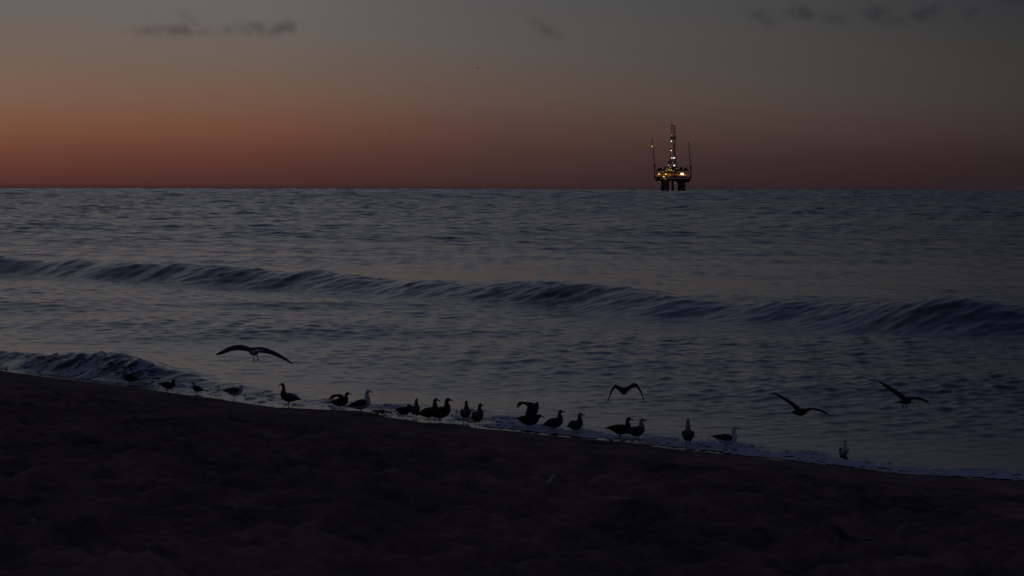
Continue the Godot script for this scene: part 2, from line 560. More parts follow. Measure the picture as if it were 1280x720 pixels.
func build_foam() -> void:
	var sh := Shape.new()
	var active := PackedInt32Array()
	var wt := PackedFloat32Array()
	for i in kl.size():
		active.append(i)
		wt.append(1.0)
	var lace := noise(41, 0.9, 4)
	var lace2 := noise(42, 3.2, 3)
	var edge := noise(43, 0.35, 3)
	var u0 := -32.0
	var du := 0.045
	var nu := 1180
	var dq := 0.05
	var nq := 84
	var keep := PackedByteArray()
	for a in nu:
		var u := u0 + a * du
		var o_ := off(u)
		for b in nq:
			var q := 0.25 - b * dq
			var s := o_ + q
			var p := SH_O + SH_D * u + SH_N * s
			# how much of the surface is covered here
			var left := smoothstep(-9.0, -14.0, u)
			var mid := smoothstep(-13.0, -10.0, u) * smoothstep(0.5, -3.0, u)
			var right := smoothstep(-3.0, 1.0, u)
			var reach := -0.85 + 0.5 * edge.get_noise_2d(u, 0.0) - 0.8 * mid - 0.35 * left
			var cover := smoothstep(reach - 0.45, reach + 0.35, q) * smoothstep(0.22, 0.02, q + 0.12 * edge.get_noise_2d(u * 3.0, 5.0))
			var streak := lace.get_noise_2d(u * (0.8 + 0.7 * left), s * (2.6 - 1.5 * left) - u * 0.3 * left) + lace2.get_noise_2d(u, s * 1.5) * 0.55
			var need := -0.48 * right + 0.16 * mid + (0.22 - 0.32 * exp(-pow((u + 18.3) / 1.6, 2.0))) * left + 0.25 * left * edge.get_noise_2d(u * 1.7 + 50.0, s * 2.0)
			var on := cover > 0.05 and streak > need + 0.9 * (1.0 - cover)
			keep.append(1 if on else 0)
			var y := water_height(p.x, p.y, active, wt)
			y = maxf(y, profile(q) + 0.004) + 0.010 + 0.012 * maxf(0.0, lace2.get_noise_2d(u * 2.0, s * 2.0) + 0.3)
			sh.vert(Vector3(p.x, y, p.y))
	for a in nu - 1:
		for b in nq - 1:
			var k := a * nq + b
			if keep[k] and keep[k + 1] and keep[k + nq]:
				sh.tri(k, k + 1, k + nq)
			if keep[k + 1] and keep[k + nq] and keep[k + nq + 1]:
				sh.tri(k + 1, k + nq + 1, k + nq)
	sh.face_up()
	var o := part("sea_foam", sh.smooth(), m_foam, self)
	o.set_meta("kind", "stuff")
	o.set_meta("label", "lacy strip of foam along the water's edge")
	o.set_meta("category", "foam")

# ---------------------------------------------------------------- the drilling platform
func build_platform() -> void:
	var at := Vector3(206.4, -0.85, -3500.0)
	var t := thing("oil_platform", "lit offshore oil platform with tall derrick and two crane booms on horizon", "oil platform", at)
	t.rotation.y = atan2(206.4, 3500.0) * -1.0
	var px := func(x: float, y: float, z := 0.0) -> Vector3: return Vector3((x - 840.5) * 1.03, (238.0 - y) * 1.03, z)
	# legs and their bracing
	for x: float in [827.6, 834.6, 840.5, 848.2, 854.6]:
		for z: float in [-11.0, 11.0]:
			var s := Shape.new()
			var lean := (840.5 - x) * -0.05
			s.bar(px.call(x + lean, 258.0, z * 1.15), px.call(x, 222.0, z), 1.7, 1.5, 10)
			part("leg", s.flat(), m_steel, t)
	for pair in [[827.6, 834.6], [848.2, 854.6]]:
		for z: float in [-11.0, 11.0]:
			for e in [[236.0, 225.0], [225.0, 236.0], [230.5, 230.5]]:
				var s := Shape.new()
				s.bar(px.call(pair[0], e[0], z), px.call(pair[1], e[1], z), 0.55)
				part("leg_brace", s.flat(), m_steel, t)
	for k in 10:
		var cs := Shape.new()
		var cx := (829.0 + k * 1.1) if k < 5 else (849.0 + (k - 5) * 1.1)
		var cz := -4.0 + 2.0 * (k % 5)
		cs.bar(px.call(cx, 250.0, cz), px.call(cx, 222.0, cz), 0.5, 0.5, 6)
		part("conductor_pipe", cs.flat(), m_steel, t)
	# decks
	var dk := [["lower_deck", 819.0, 862.5, 224.5, 221.5, 15.0], ["main_deck", 817.6, 863.8, 220.6, 219.0, 17.0], ["upper_deck", 819.5, 861.0, 212.0, 210.6, 15.0]]
	for d in dk:
		var s := Shape.new()
		s.box(px.call(d[1], d[3], -d[5]), px.call(d[2], d[4], d[5]))
		for k in 12:
			var xx := lerpf(d[1], d[2], (k + 0.5) / 12.0)
			s.bar(px.call(xx, d[4], d[5]), px.call(xx, d[4] - 1.1, d[5]), 0.12)
		s.bar(px.call(d[1], d[4] - 1.1, d[5]), px.call(d[2], d[4] - 1.1, d[5]), 0.12)
		part(d[0], s.flat(), m_steel, t)
	for k in 8:
		var xx := 820.5 + k * 5.6
		for z: float in [-13.0, 13.0]:
			var s := Shape.new()
			s.bar(px.call(xx, 219.0, z), px.call(xx, 212.0, z), 0.4)
			part("deck_column", s.flat(), m_steel, t)
	# modules between and above the decks: left edge, right edge, bottom, top, half depth
	var mods := [[826.0, 834.5, 219.0, 213.2, 9.0], [835.0, 846.0, 219.0, 212.0, 10.0], [846.6, 850.0, 219.0, 214.0, 8.0], [822.0, 827.0, 210.6, 208.4, 8.0], [829.0, 833.5, 210.6, 207.0, 9.0], [834.0, 847.5, 210.6, 206.6, 10.0], [849.0, 853.0, 210.6, 207.4, 7.0], [854.5, 858.5, 210.6, 208.2, 8.0], [845.0, 852.5, 226.8, 224.5, 6.0], [855.5, 861.5, 226.2, 224.5, 5.0], [820.0, 825.0, 222.0, 220.6, 8.0]]
	var m_mod := mat(lin(0.09, 0.09, 0.085), 0.7)
	for m in mods:
		var s := Shape.new()
		s.box(px.call(m[0], m[2], -m[4]), px.call(m[1], m[3], m[4]))
		for k in 3:
			var xx := lerpf(m[0], m[1], 0.2 + 0.3 * k)
			s.box(px.call(xx, m[3], -2.0), px.call(xx + 0.7, m[3] - 0.5 - 0.25 * (k % 2), 2.0))
		part("deck_module", s.flat(), m_mod, t)
	var fl := Shape.new()
	fl.box(px.call(834.8, 203.6, -6.0), px.call(845.4, 199.6, 6.0))
	fl.box(px.call(836.3, 199.6, -4.5), px.call(844.2, 197.6, 4.5))
	for sx: float in [835.6, 844.8]:
		for sz: float in [-5.0, 5.0]:
			fl.bar(px.call(sx, 207.0, sz), px.call(sx, 203.0, sz), 0.6)
	part("drill_floor", fl.flat(), m_steel, t)
	# the derrick: four corner legs, girts and crossed braces
	var dr := Shape.new()
	var at_h := func(y: float, sx: float, sz: float) -> Vector3:
		var f := (198.0 - y) / 44.0
		var half := lerpf(3.7, 2.35, f)
		return px.call(841.0, y) + Vector3(sx * half, 0, sz * half)
	for sx: float in [-1.0, 1.0]:
		for sz: float in [-1.0, 1.0]:
			dr.bar(at_h.call(199.0, sx, sz), at_h.call(154.8, sx, sz), 0.46, 0.4)
	for k in 10:
		var y0 := 198.0 - 4.3 * k
		var y1 := y0 - 4.3
		for e in [[-1.0, -1.0, 1.0, -1.0], [1.0, -1.0, 1.0, 1.0], [1.0, 1.0, -1.0, 1.0], [-1.0, 1.0, -1.0, -1.0]]:
			dr.bar(at_h.call(y1, e[0], e[1]), at_h.call(y1, e[2], e[3]), 0.22)
			dr.bar(at_h.call(y0, e[0], e[1]), at_h.call(y1, e[2], e[3]), 0.19)
			dr.bar(at_h.call(y1, e[0], e[1]), at_h.call(y0, e[2], e[3]), 0.19)
	var drm := part("derrick", dr.flat(), m_steel, t)
	var cb := Shape.new()
	cb.box(px.call(838.2, 155.2, -2.6), px.call(843.8, 154.0, 2.6))
	cb.bar(px.call(841.0, 154.2), px.call(841.0, 152.6), 0.25)
	part("crown_block", cb.flat(), m_steel, drm)
	var rp := Shape.new()
	rp.box(px.call(837.2, 171.8, -3.4), px.call(844.0, 169.2, 3.4))
	part("racking_platform", rp.flat(), m_steel, drm)
	var tb := Shape.new()
	tb.bar(px.call(841.6, 197.0), px.call(841.6, 156.0), 0.5)
	tb.bar(px.call(842.4, 197.0), px.call(842.4, 178.0), 0.8)
	part("drill_string", tb.flat(), m_steel, drm)
	# cranes
	for cr in [[817.8, 222.0, 202.0, 814.6, 171.5, 4.0], [863.0, 222.0, 204.0, 860.1, 174.0, -4.0]]:
		var s := Shape.new()
		s.bar(px.call(cr[0], cr[1], cr[5]), px.call(cr[0], cr[2] + 4.0, cr[5]), 0.7, 0.7, 8)
		var pd := part("crane_pedestal", s.flat(), m_steel, t)
		var b := Shape.new()
		var p0: Vector3 = px.call(cr[0], cr[2] + 4.0, cr[5])
		var p1: Vector3 = px.call(cr[3], cr[4], cr[5])
		for sx: float in [-1.0, 1.0]:
			for sz: float in [-1.0, 1.0]:
				b.bar(p0 + Vector3(sx * 0.85, 0, sz * 0.85), p1 + Vector3(sx * 0.25, 0, sz * 0.25), 0.36, 0.26)
		for k in 14:
			var a0 := p0.lerp(p1, k / 14.0)
			var a1 := p0.lerp(p1, (k + 1) / 14.0)
			var hw := lerpf(0.85, 0.25, k / 14.0)
			for sz: float in [-1.0, 1.0]:
				var sg := 1.0 if k % 2 == 0 else -1.0
				b.bar(a0 + Vector3(sg * hw, 0, sz * hw), a1 + Vector3(-sg * hw, 0, sz * hw), 0.18)
		part("crane_boom", b.flat(), m_steel, pd)
		var cab := Shape.new()
		cab.box(px.call(cr[0] - 1.2, cr[2] + 5.0, cr[5] - 1.4), px.call(cr[0] + 1.2, cr[2] + 1.5, cr[5] + 1.4))
		part("crane_cab", cab.flat(), m_steel, pd)
	# lamps: place, colour, radius, glow, light
	var white := Color(0.95, 1.0, 0.93)
	var warm := Color(1.0, 0.80, 0.36)
	var amber := Color(1.0, 0.55, 0.2)
	var red := Color(1.0, 0.42, 0.36)
	var lamps := [
		[842.5, 153.6, 2.8, red, 0.62, 1.1, 0.0], [814.6, 181.4, 5.0, Color(1.0, 0.72, 0.35), 0.72, 1.3, 2.0], [860.0, 173.5, -3.0, red, 0.5, 0.55, 0.0],
		[838.6, 174.9, 4.0, white, 0.70, 1.5, 3.0], [838.6, 186.5, 4.2, white, 0.66, 1.3, 3.0], [838.7, 189.8, 4.2, amber, 0.5, 0.35, 0.0], [844.7, 190.0, 4.2, amber, 0.5, 0.3, 0.0], [839.0, 167.4, 3.6, white, 0.6, 0.28, 1.0],
		[839.4, 195.8, 6.2, white, 0.70, 1.2, 4.0], [842.0, 195.6, 6.2, white, 0.85, 1.8, 6.0], [835.4, 204.8, 6.4, white, 0.62, 0.55, 2.0], [842.3, 205.1, 6.6, white, 0.82, 1.6, 5.0],
		[832.2, 211.0, 16.0, warm, 0.6, 0.6, 1.0], [835.8, 210.7, 16.0, Color(1.0, 0.9, 0.6), 0.66, 0.8, 2.0], [838.5, 211.0, 16.0, warm, 0.66, 0.8, 2.0], [841.3, 212.2, 15.5, Color(0.9, 1.0, 0.7), 0.55, 0.35, 1.0],
		[823.5, 216.0, 14.0, warm, 0.95, 1.5, 6.0], [826.6, 216.7, 13.0, amber, 0.6, 0.5, 1.0], [829.3, 216.5, 13.0, amber, 0.6, 0.5, 1.0], [831.9, 216.0, 13.0, warm, 0.92, 1.4, 6.0],
		[837.2, 216.5, 13.0, amber, 0.72, 0.9, 2.0], [841.2, 215.8, 13.0, red, 0.6, 0.5, 1.0], [844.2, 216.8, 13.0, red, 0.6, 0.5, 1.0], [847.1, 216.6, 13.0, amber, 0.55, 0.45, 1.0],
		[851.6, 215.7, 12.0, Color(1.0, 0.86, 0.62), 1.35, 4.0, 20.0], [853.2, 215.9, 12.0, Color(1.0, 0.84, 0.58), 1.25, 3.5, 14.0], [854.8, 216.7, 12.0, amber, 0.7, 1.1, 3.0],
		[829.5, 219.0, 18.2, warm, 0.85, 1.4, 4.0], [831.2, 222.0, 18.2, Color(0.95, 0.85, 0.3), 0.62, 0.4, 1.0], [842.6, 227.0, 12.6, white, 0.5, 0.12, 0.0], [844.3, 227.0, 12.6, white, 0.5, 0.12, 0.0],
		[821.0, 218.0, 17.4, amber, 0.5, 0.5, 0.5], [834.4, 216.3, 13.0, amber, 0.6, 0.8, 1.0], [835.6, 218.2, 17.4, warm, 0.5, 0.5, 0.5], [839.4, 217.8, 17.4, amber, 0.5, 0.5, 0.5], [849.2, 217.0, 13.0, amber, 0.65, 0.9, 1.0], [856.6, 217.2, 13.0, amber, 0.6, 0.7, 1.0], [859.5, 218.2, 17.2, amber, 0.5, 0.4, 0.5],
		[833.5, 208.6, 10.2, warm, 0.5, 0.5, 0.5], [837.4, 208.0, 10.4, warm, 0.55, 0.6, 1.0], [845.4, 209.0, 10.4, warm, 0.5, 0.45, 0.5], [828.2, 213.6, 15.4, warm, 0.5, 0.45, 0.5], [840.6, 201.6, 6.4, warm, 0.5, 0.4, 0.5], [838.7, 181.0, 4.2, warm, 0.45, 0.45, 0.5], [843.6, 184.0, 4.2, amber, 0.45, 0.35, 0.5],
	]
	for l in lamps:
		var m := SphereMesh.new()
		m.radius = l[4]
		m.height = l[4] * 2.0
		m.radial_segments = 12
		m.rings = 6
		var o := part("deck_lamp", m, lamp_mat(l[3], l[5]), t)
		o.position = px.call(l[0], l[1], l[2])
		if l[6] > 0.0:
			var g := OmniLight3D.new()
			g.name = "lamp_light"
			g.light_color = l[3]
			g.light_energy = l[6] * 0.5
			g.light_size = l[4]
			g.omni_range = 60.0
			g.omni_attenuation = 2.0
			g.shadow_enabled = true
			t.add_child(g, true)
			g.position = px.call(l[0], l[1], l[2] + l[4] * 2.0 + 0.2)

# ---------------------------------------------------------------- gulls
# a skin drawn through rings: centres, two half-widths, sideways direction of each ring; «paint» gives the plumage
func loft(sh: Shape, pts: Array, ra: Array, rb: Array, lat: Array, seg: int, sub: int, paint: Callable) -> void:
	var first := sh.i.size()
	var base := sh.v.size()
	var n := pts.size()
	var total := (n - 1) * sub + 1
	var cen := []
	var aa := []
	var bb := []
	var ll := []
	for k in total:
		var i := mini(k / sub, n - 2)
		var t := float(k - i * sub) / sub
		var i0 := maxi(i - 1, 0)
		var i3 := mini(i + 2, n - 1)
		cen.append((pts[i] as Vector3).cubic_interpolate(pts[i + 1], pts[i0], pts[i3], t))
		aa.append(maxf(0.0005, cubic_interpolate(ra[i], ra[i + 1], ra[i0], ra[i3], t)))
		bb.append(maxf(0.0005, cubic_interpolate(rb[i], rb[i + 1], rb[i0], rb[i3], t)))
		ll.append((lat[i] as Vector3).lerp(lat[i + 1], t).normalized())
	for k in total:
		var tan: Vector3 = (cen[mini(k + 1, total - 1)] - cen[maxi(k - 1, 0)]).normalized()
		var side: Vector3 = ll[k]
		var up := side.cross(tan).normalized()
		side = tan.cross(up).normalized()
		for j in seg:
			var ang := TAU * j / seg
			var ca := cos(ang)
			var sa := sin(ang)
			sh.vert(cen[k] + up * (sa * aa[k]) + side * (ca * bb[k]), paint.call(float(k) / (total - 1), sa, cen[k] + up * (sa * aa[k]) + side * (ca * bb[k])))
	for k in total - 1:
		for j in seg:
			var j2 := (j + 1) % seg
			var a := base + k * seg + j
			var b := base + k * seg + j2
			sh.tri(a, b, a + seg)
			sh.tri(b, b + seg, a + seg)
	var s0 := sh.vert(cen[0], paint.call(0.0, 0.0, cen[0]))
	var s1 := sh.vert(cen[total - 1], paint.call(1.0, 0.0, cen[total - 1]))
	for j in seg:
		var j2 := (j + 1) % seg
		sh.tri(s0, base + j2, base + j)
		sh.tri(s1, base + (total - 1) * seg + j, base + (total - 1) * seg + j2)
	sh.flip_from(first)

var n_plume := noise(51, 22.0, 2)
const SLATE := Color(0.050, 0.052, 0.058)
const WHITE_DOWN := Color(0.66, 0.66, 0.66)
const BROWN := Color(0.085, 0.066, 0.052)
const SOOT := Color(0.032, 0.029, 0.027)

# kind: "adult" white with slate wings, "young" mottled brown, "dark" sooty, "pale" young bird with a washed-out head
func body_paint(kind: String, t: float, sa: float, p: Vector3, back_to: float) -> Color:
	var m := n_plume.get_noise_3d(p.x, p.y, p.z)
	match kind:
		"adult":
			return SLATE if t < back_to and sa > 0.25 + 0.1 * m and t > 0.06 else WHITE_DOWN
		"young":
			return BROWN * (1.0 + 0.7 * m)
		"pale":
			var c := BROWN * (1.0 + 0.7 * m)
			return c.lerp(Color(0.30, 0.28, 0.26), smoothstep(back_to - 0.05, back_to + 0.15, t))
		_:
			return SOOT * (1.0 + 0.5 * m)

func wing_color(kind: String, t: float, m: float) -> Color:
	match kind:
		"adult":
			return Color(0.02, 0.02, 0.022) if t > 0.72 else SLATE * (1.0 + 0.2 * m)
		"young", "pale":
			return BROWN * (0.85 + 0.6 * m) * (1.0 if t < 0.7 else 0.5)
		_:
			return SOOT * (0.9 + 0.4 * m)

# wings held away from the body: stations from shoulder to tip, chord along the flight direction
func open_wing(stations: Array, kind: String, fwd: Vector3) -> ArrayMesh:
	var sh := Shape.new()
	var n := stations.size()
	var sub := 5
	var total := (n - 1) * sub + 1
	var across := 8
	var ring := across * 2
	for k in total:
		var i := mini(k / sub, n - 2)
		var t := float(k - i * sub) / sub
		var i0 := maxi(i - 1, 0)
		var i3 := mini(i + 2, n - 1)
		var c: Vector3 = (stations[i][0] as Vector3).cubic_interpolate(stations[i + 1][0], stations[i0][0], stations[i3][0], t)
		var c2: Vector3 = (stations[i][0] as Vector3).cubic_interpolate(stations[i + 1][0], stations[i0][0], stations[i3][0], minf(t + 0.05, 1.0)) if t < 0.96 else stations[i + 1][0] + (stations[i + 1][0] - stations[i][0]) * 0.01
		var chord := lerpf(stations[i][1], stations[i + 1][1], t)
		var sweep := lerpf(stations[i][2], stations[i + 1][2], t)
		var span := (c2 - c).normalized()
		var cd := (fwd - span * fwd.dot(span) * 0.6).normalized()
		var up := span.cross(cd).normalized()
		if up.y < 0.0:
			up = -up
		var f := float(k) / (total - 1)
		# the trailing edge is notched between the flight feathers
		var notch := 1.0 - 0.10 * absf(sin(f * 34.0)) * smoothstep(0.1, 0.5, f)
		for j in ring:
			var low := j >= across
			var g := float(j) / (across - 1) if not low else float(ring - 1 - j) / (across - 1)
			var thick := 0.11 * chord * sqrt(clampf(g, 0.0, 1.0)) * (1.0 - g) + 0.003
			var camber := 0.10 * chord * g * (1.0 - g) * 2.0
			var p := c + cd * (sweep + chord * (0.3 - g * (notch if g > 0.7 else 1.0))) + up * (camber + (-thick if low else thick))
			var m := n_plume.get_noise_3d(p.x, p.y, p.z)
			sh.vert(p, wing_color(kind, f, m) if not low else (Color(0.45, 0.45, 0.46) if kind == "adult" and f < 0.72 else wing_color(kind, f, m)))
	for k in total - 1:
		for j in ring:
			var j2 := (j + 1) % ring
			var a := k * ring + j
			var b := k * ring + j2
			sh.tri(a, b, a + ring)
			sh.tri(b, b + ring, a + ring)
	var e0 := sh.vert(stations[0][0], wing_color(kind, 0.0, 0.0))
	var e1 := sh.vert(sh.v[(total - 1) * ring].lerp(sh.v[(total - 1) * ring + across - 1], 0.5), wing_color(kind, 1.0, 0.0))
	for j in ring:
		var j2 := (j + 1) % ring
		sh.tri(e0, j2, j)
		sh.tri(e1, (total - 1) * ring + j, (total - 1) * ring + j2)
	sh.flip_from(0)
	return sh.smooth()

func tail_mesh(root: Vector3, back: Vector3, lateral: Vector3, length: float, w0: float, w1: float, kind: String) -> ArrayMesh:
	var sh := Shape.new()
	var up := lateral.cross(back).normalized()
	var n := 9
	for k in 2:
		for j in n:
			var g := float(j) / (n - 1) * 2.0 - 1.0
			var ww := w0 if k == 0 else w1
			var ll := 0.0 if k == 0 else length * (1.0 - 0.10 * g * g) * (1.0 - 0.05 * (j % 2))
			var p := root + back * ll + lateral * (g * ww)
			var col := (WHITE_DOWN if kind == "adult" else (BROWN * 0.5 if kind != "dark" else SOOT))
			sh.vert(p + up * (0.008 - 0.004 * k), col)
			sh.vert(p - up * (0.008 - 0.004 * k), col)
	for j in n - 1:
		var a := j * 2
		var b := n * 2 + j * 2
		sh.tri(a, a + 2, b); sh.tri(a + 2, b + 2, b)
		sh.tri(a + 1, b + 1, a + 3); sh.tri(a + 3, b + 1, b + 3)
	for k in 2:
		var a := k * n * 2
		for j in n - 1:
			var q := a + j * 2
			if k == 0:
				sh.tri(q, q + 1, q + 2); sh.tri(q + 1, q + 3, q + 2)
			else:
				sh.tri(q, q + 2, q + 1); sh.tri(q + 1, q + 2, q + 3)
	var last := (n - 1) * 2
	sh.tri(0, n * 2, 1); sh.tri(1, n * 2, n * 2 + 1)
	sh.tri(last, last + 1, n * 2 + last); sh.tri(last + 1, n * 2 + last + 1, n * 2 + last)
	sh.flip_from(0)
	return sh.flat()

var m_bill_y := mat(lin(0.42, 0.26, 0.05), 0.45)
var m_bill_d := mat(lin(0.03, 0.027, 0.025), 0.5)
var m_leg := mat(lin(0.26, 0.16, 0.13), 0.6)
var m_leg_d := mat(lin(0.10, 0.075, 0.065), 0.6)
var m_eye := mat(lin(0.01, 0.01, 0.01), 0.2)

func head_parts(t: Node3D, head: Vector3, fwd: Vector3, side: Vector3, kind: String) -> void:
	var up := side.cross(fwd).normalized()
	if up.y < 0.0: up = -up
	var sh := Shape.new()
	var a := head + fwd * 0.026
	var pl := func(_t: float, _s: float, _p: Vector3) -> Color: return Color.WHITE
	loft(sh, [a, a + fwd * 0.03 - up * 0.003, a + fwd * 0.058 - up * 0.006, a + fwd * 0.076 - up * 0.017], [0.015, 0.0125, 0.0125, 0.002], [0.012, 0.009, 0.007, 0.002], [side, side, side, side], 8, 3, pl)
	part("bill", sh.smooth(), m_bill_y if kind == "adult" else m_bill_d, t)
	for s: float in [-1.0, 1.0]:
		var m := SphereMesh.new()
		m.radius = 0.0055
		m.height = 0.011
		m.radial_segments = 8
		m.rings = 4
		var e := part("eye", m, m_eye, t)
		e.position = head + fwd * 0.012 + up * 0.010 + side * (0.029 * s)

# a gull on its feet. yaw 0 faces +x, 90 faces away over the sea
func standing_gull(label: String, x: float, z: float, yaw: float, kind: String, size := 1.0, pitch := 12.0, neck := 1.0, head_turn := 0.0, one_leg := false, wings := "folded", lean := 0.0) -> Node3D:
	var y := beach_height(x, z) - 0.004
	var t := thing("gull", label, "gull", Vector3(x, y, z), "gulls standing along the water's edge")
	t.rotation.y = deg_to_rad(yaw)
	t.scale = Vector3.ONE * size
	var hip := Vector3(0, 0.215, 0)
	var tilt := Basis(Vector3(0, 0, 1), deg_to_rad(pitch - 12.0))
	var bp := func(px: float, py: float) -> Vector3: return hip + tilt * (Vector3(px, py, 0) - hip)
	var side := Vector3(0, 0, 1)
	var pts := [bp.call(-0.245, 0.232), bp.call(-0.20, 0.234), bp.call(-0.13, 0.230), bp.call(-0.05, 0.220), bp.call(0.04, 0.222), bp.call(0.105, 0.245)]
	var nb: Vector3 = bp.call(0.135, 0.285)
	var ht := deg_to_rad(head_turn)
	var hf := Vector3(cos(ht), -0.12, -sin(ht)).normalized()
	var hs := Vector3(sin(ht), 0, cos(ht))
	var la := deg_to_rad(lean)
	var ndir := Vector3(sin(la) + 0.05, cos(la), 0).normalized()
	var nl := 0.155 * neck
	pts.append(nb + ndir * 0.015)
	pts.append(nb + ndir * (nl * 0.45) + Vector3(-0.008, 0, 0))
	pts.append(nb + ndir * (nl * 0.8) + Vector3(-0.010, 0, 0))
	var head := nb + ndir * nl + hf * 0.012
	pts.append(head)
	pts.append(head + hf * 0.028)
	pts.append(head + hf * 0.043 - Vector3(0, 0.004, 0))
	var slim := 1.0 - 0.12 * clampf(neck - 0.9, 0.0, 0.5)
	var fat := 1.0 + 0.25 * clampf(0.9 - neck, 0.0, 0.6)
	var ra := [0.016, 0.038, 0.072, 0.096, 0.103, 0.092, 0.066 * fat, 0.044 * slim * fat, 0.038 * slim, 0.039, 0.027, 0.012]
	var rb := [0.032, 0.052, 0.078, 0.098, 0.103, 0.092, 0.062 * fat, 0.043 * slim * fat, 0.036 * slim, 0.034, 0.024, 0.011]
	var lat := [side, side, side, side, side, side, side, side.lerp(hs, 0.3).normalized(), side.lerp(hs, 0.7).normalized(), hs, hs, hs]
	var sh := Shape.new()
	loft(sh, pts, ra, rb, lat, 14, 4, func(f: float, sa: float, p: Vector3) -> Color: return body_paint(kind, f, sa, p, 0.46))
	part("body", sh.smooth(), m_plum, t)
	head_parts(t, head, hf, hs, kind)
	part("tail", tail_mesh(bp.call(-0.225, 0.232), (tilt * Vector3(-1, 0.02, 0)).normalized(), side, 0.095, 0.030, 0.045, kind), m_plum, t)
	for s: float in [-1.0, 1.0]:
		if wings == "folded":
			var w := Shape.new()
			var wp := []
			for q in [[0.105, 0.264, 0.078], [0.06, 0.260, 0.094], [-0.02, 0.254, 0.099], [-0.11, 0.252, 0.080], [-0.19, 0.250, 0.050], [-0.26, 0.244, 0.024], [-0.318, 0.238, 0.006]]:
				wp.append(bp.call(q[0], q[1]) + Vector3(0, 0, s * q[2]))
			loft(w, wp, [0.020, 0.052, 0.062, 0.050, 0.034, 0.019, 0.004], [0.010, 0.017, 0.018, 0.016, 0.013, 0.009, 0.003], [side, side, side, side, side, side, side], 10, 4,
				func(f: float, _sa: float, p: Vector3) -> Color: return wing_color(kind, f, n_plume.get_noise_3d(p.x * 1.4, p.y * 1.4, p.z)))
			part("wing", w.smooth(), m_plum, t)
		elif wings == "raised":
			# near wing lifted high and folded back at the wrist, far wing a little lower
			var st: Array
			if s > 0.0:
				st = [[bp.call(0.03, 0.27) + Vector3(0, 0, 0.055), 0.17, 0.0], [bp.call(0.04, 0.39) + Vector3(0, 0, 0.13), 0.19, 0.0], [bp.call(0.035, 0.50) + Vector3(0, 0, 0.20), 0.17, 0.0], [bp.call(-0.02, 0.575) + Vector3(0, 0, 0.24), 0.15, 0.0], [bp.call(-0.12, 0.585) + Vector3(0, 0, 0.26), 0.13, -0.01], [bp.call(-0.20, 0.54) + Vector3(0, 0, 0.27), 0.09, -0.02], [bp.call(-0.26, 0.47) + Vector3(0, 0, 0.27), 0.03, -0.02]]
			else:
				st = [[bp.call(0.06, 0.27) + Vector3(0, 0, -0.055), 0.18, 0.0], [bp.call(0.10, 0.37) + Vector3(0, 0, -0.15), 0.22, 0.0], [bp.call(0.14, 0.46) + Vector3(0, 0, -0.26), 0.20, 0.0], [bp.call(0.17, 0.52) + Vector3(0, 0, -0.36), 0.13, -0.01], [bp.call(0.20, 0.57) + Vector3(0, 0, -0.44), 0.03, -0.02]]
			part("wing", open_wing(st, kind, Vector3(1, 0, 0)), m_plum, t)
		else:
			# half open, held up off the back
			var st2 := [[bp.call(0.07, 0.27) + Vector3(0, 0, s * 0.06), 0.13, 0.0], [bp.call(0.05, 0.35) + Vector3(0, 0, s * 0.12), 0.14, 0.0], [bp.call(0.0, 0.39) + Vector3(0, 0, s * 0.17), 0.12, 0.0], [bp.call(-0.11, 0.38) + Vector3(0, 0, s * 0.18), 0.08, 0.0], [bp.call(-0.24, 0.32) + Vector3(0, 0, s * 0.16), 0.03, 0.0]]
			part("wing", open_wing(st2, kind, Vector3(1, 0, 0)), m_plum, t)
	for s: float in [-1.0, 1.0]:
		if one_leg and s < 0.0:
			continue
		var l := Shape.new()
		var fx := 0.018 if s > 0.0 else -0.012
		if wings == "raised":
			fx = 0.085 if s > 0.0 else -0.04
		var knee := Vector3(-0.018 + fx * 0.5, 0.078, s * 0.036)
		var foot := Vector3(fx, 0.008, s * 0.036)
		var wht := func(_t: float, _s: float, _p: Vector3) -> Color: return Color.WHITE
		loft(l, [Vector3(0.0, 0.155, s * 0.038), knee, knee.lerp(foot, 0.5), foot], [0.013, 0.0068, 0.0055, 0.0065], [0.013, 0.0068, 0.0055, 0.0065], [side, side, side, side], 8, 3, wht)
		var lg := part("leg", l.smooth(), m_leg if kind == "adult" else m_leg_d, t)
		var f := Shape.new()
		var b0 := f.vert(foot + Vector3(-0.006, 0.004, 0))
		var b1 := f.vert(foot + Vector3(-0.006, -0.006, 0))
		var toe := []
		for a in 5:
			var g := (a - 2) * 0.25
			var r := 0.055 if a % 2 == 0 else 0.046
			toe.append(f.vert(foot + Vector3(cos(g) * r, -0.004, sin(g) * r)))
			toe.append(f.vert(foot + Vector3(cos(g) * r, -0.008, sin(g) * r)))
		for a in 4:
			f.tri(b0, toe[a * 2], toe[a * 2 + 2])
			f.tri(b1, toe[a * 2 + 3], toe[a * 2 + 1])
			f.tri(toe[a * 2], toe[a * 2 + 1], toe[a * 2 + 2])
			f.tri(toe[a * 2 + 1], toe[a * 2 + 3], toe[a * 2 + 2])
		f.tri(b0, b1, toe[0]); f.tri(b1, toe[1], toe[0])
		f.tri(b0, toe[8], b1); f.tri(b1, toe[8], toe[9])
		f.flip_from(0)
		part("webbed_foot", f.flat(), m_leg if kind == "adult" else m_leg_d, lg)
	return t

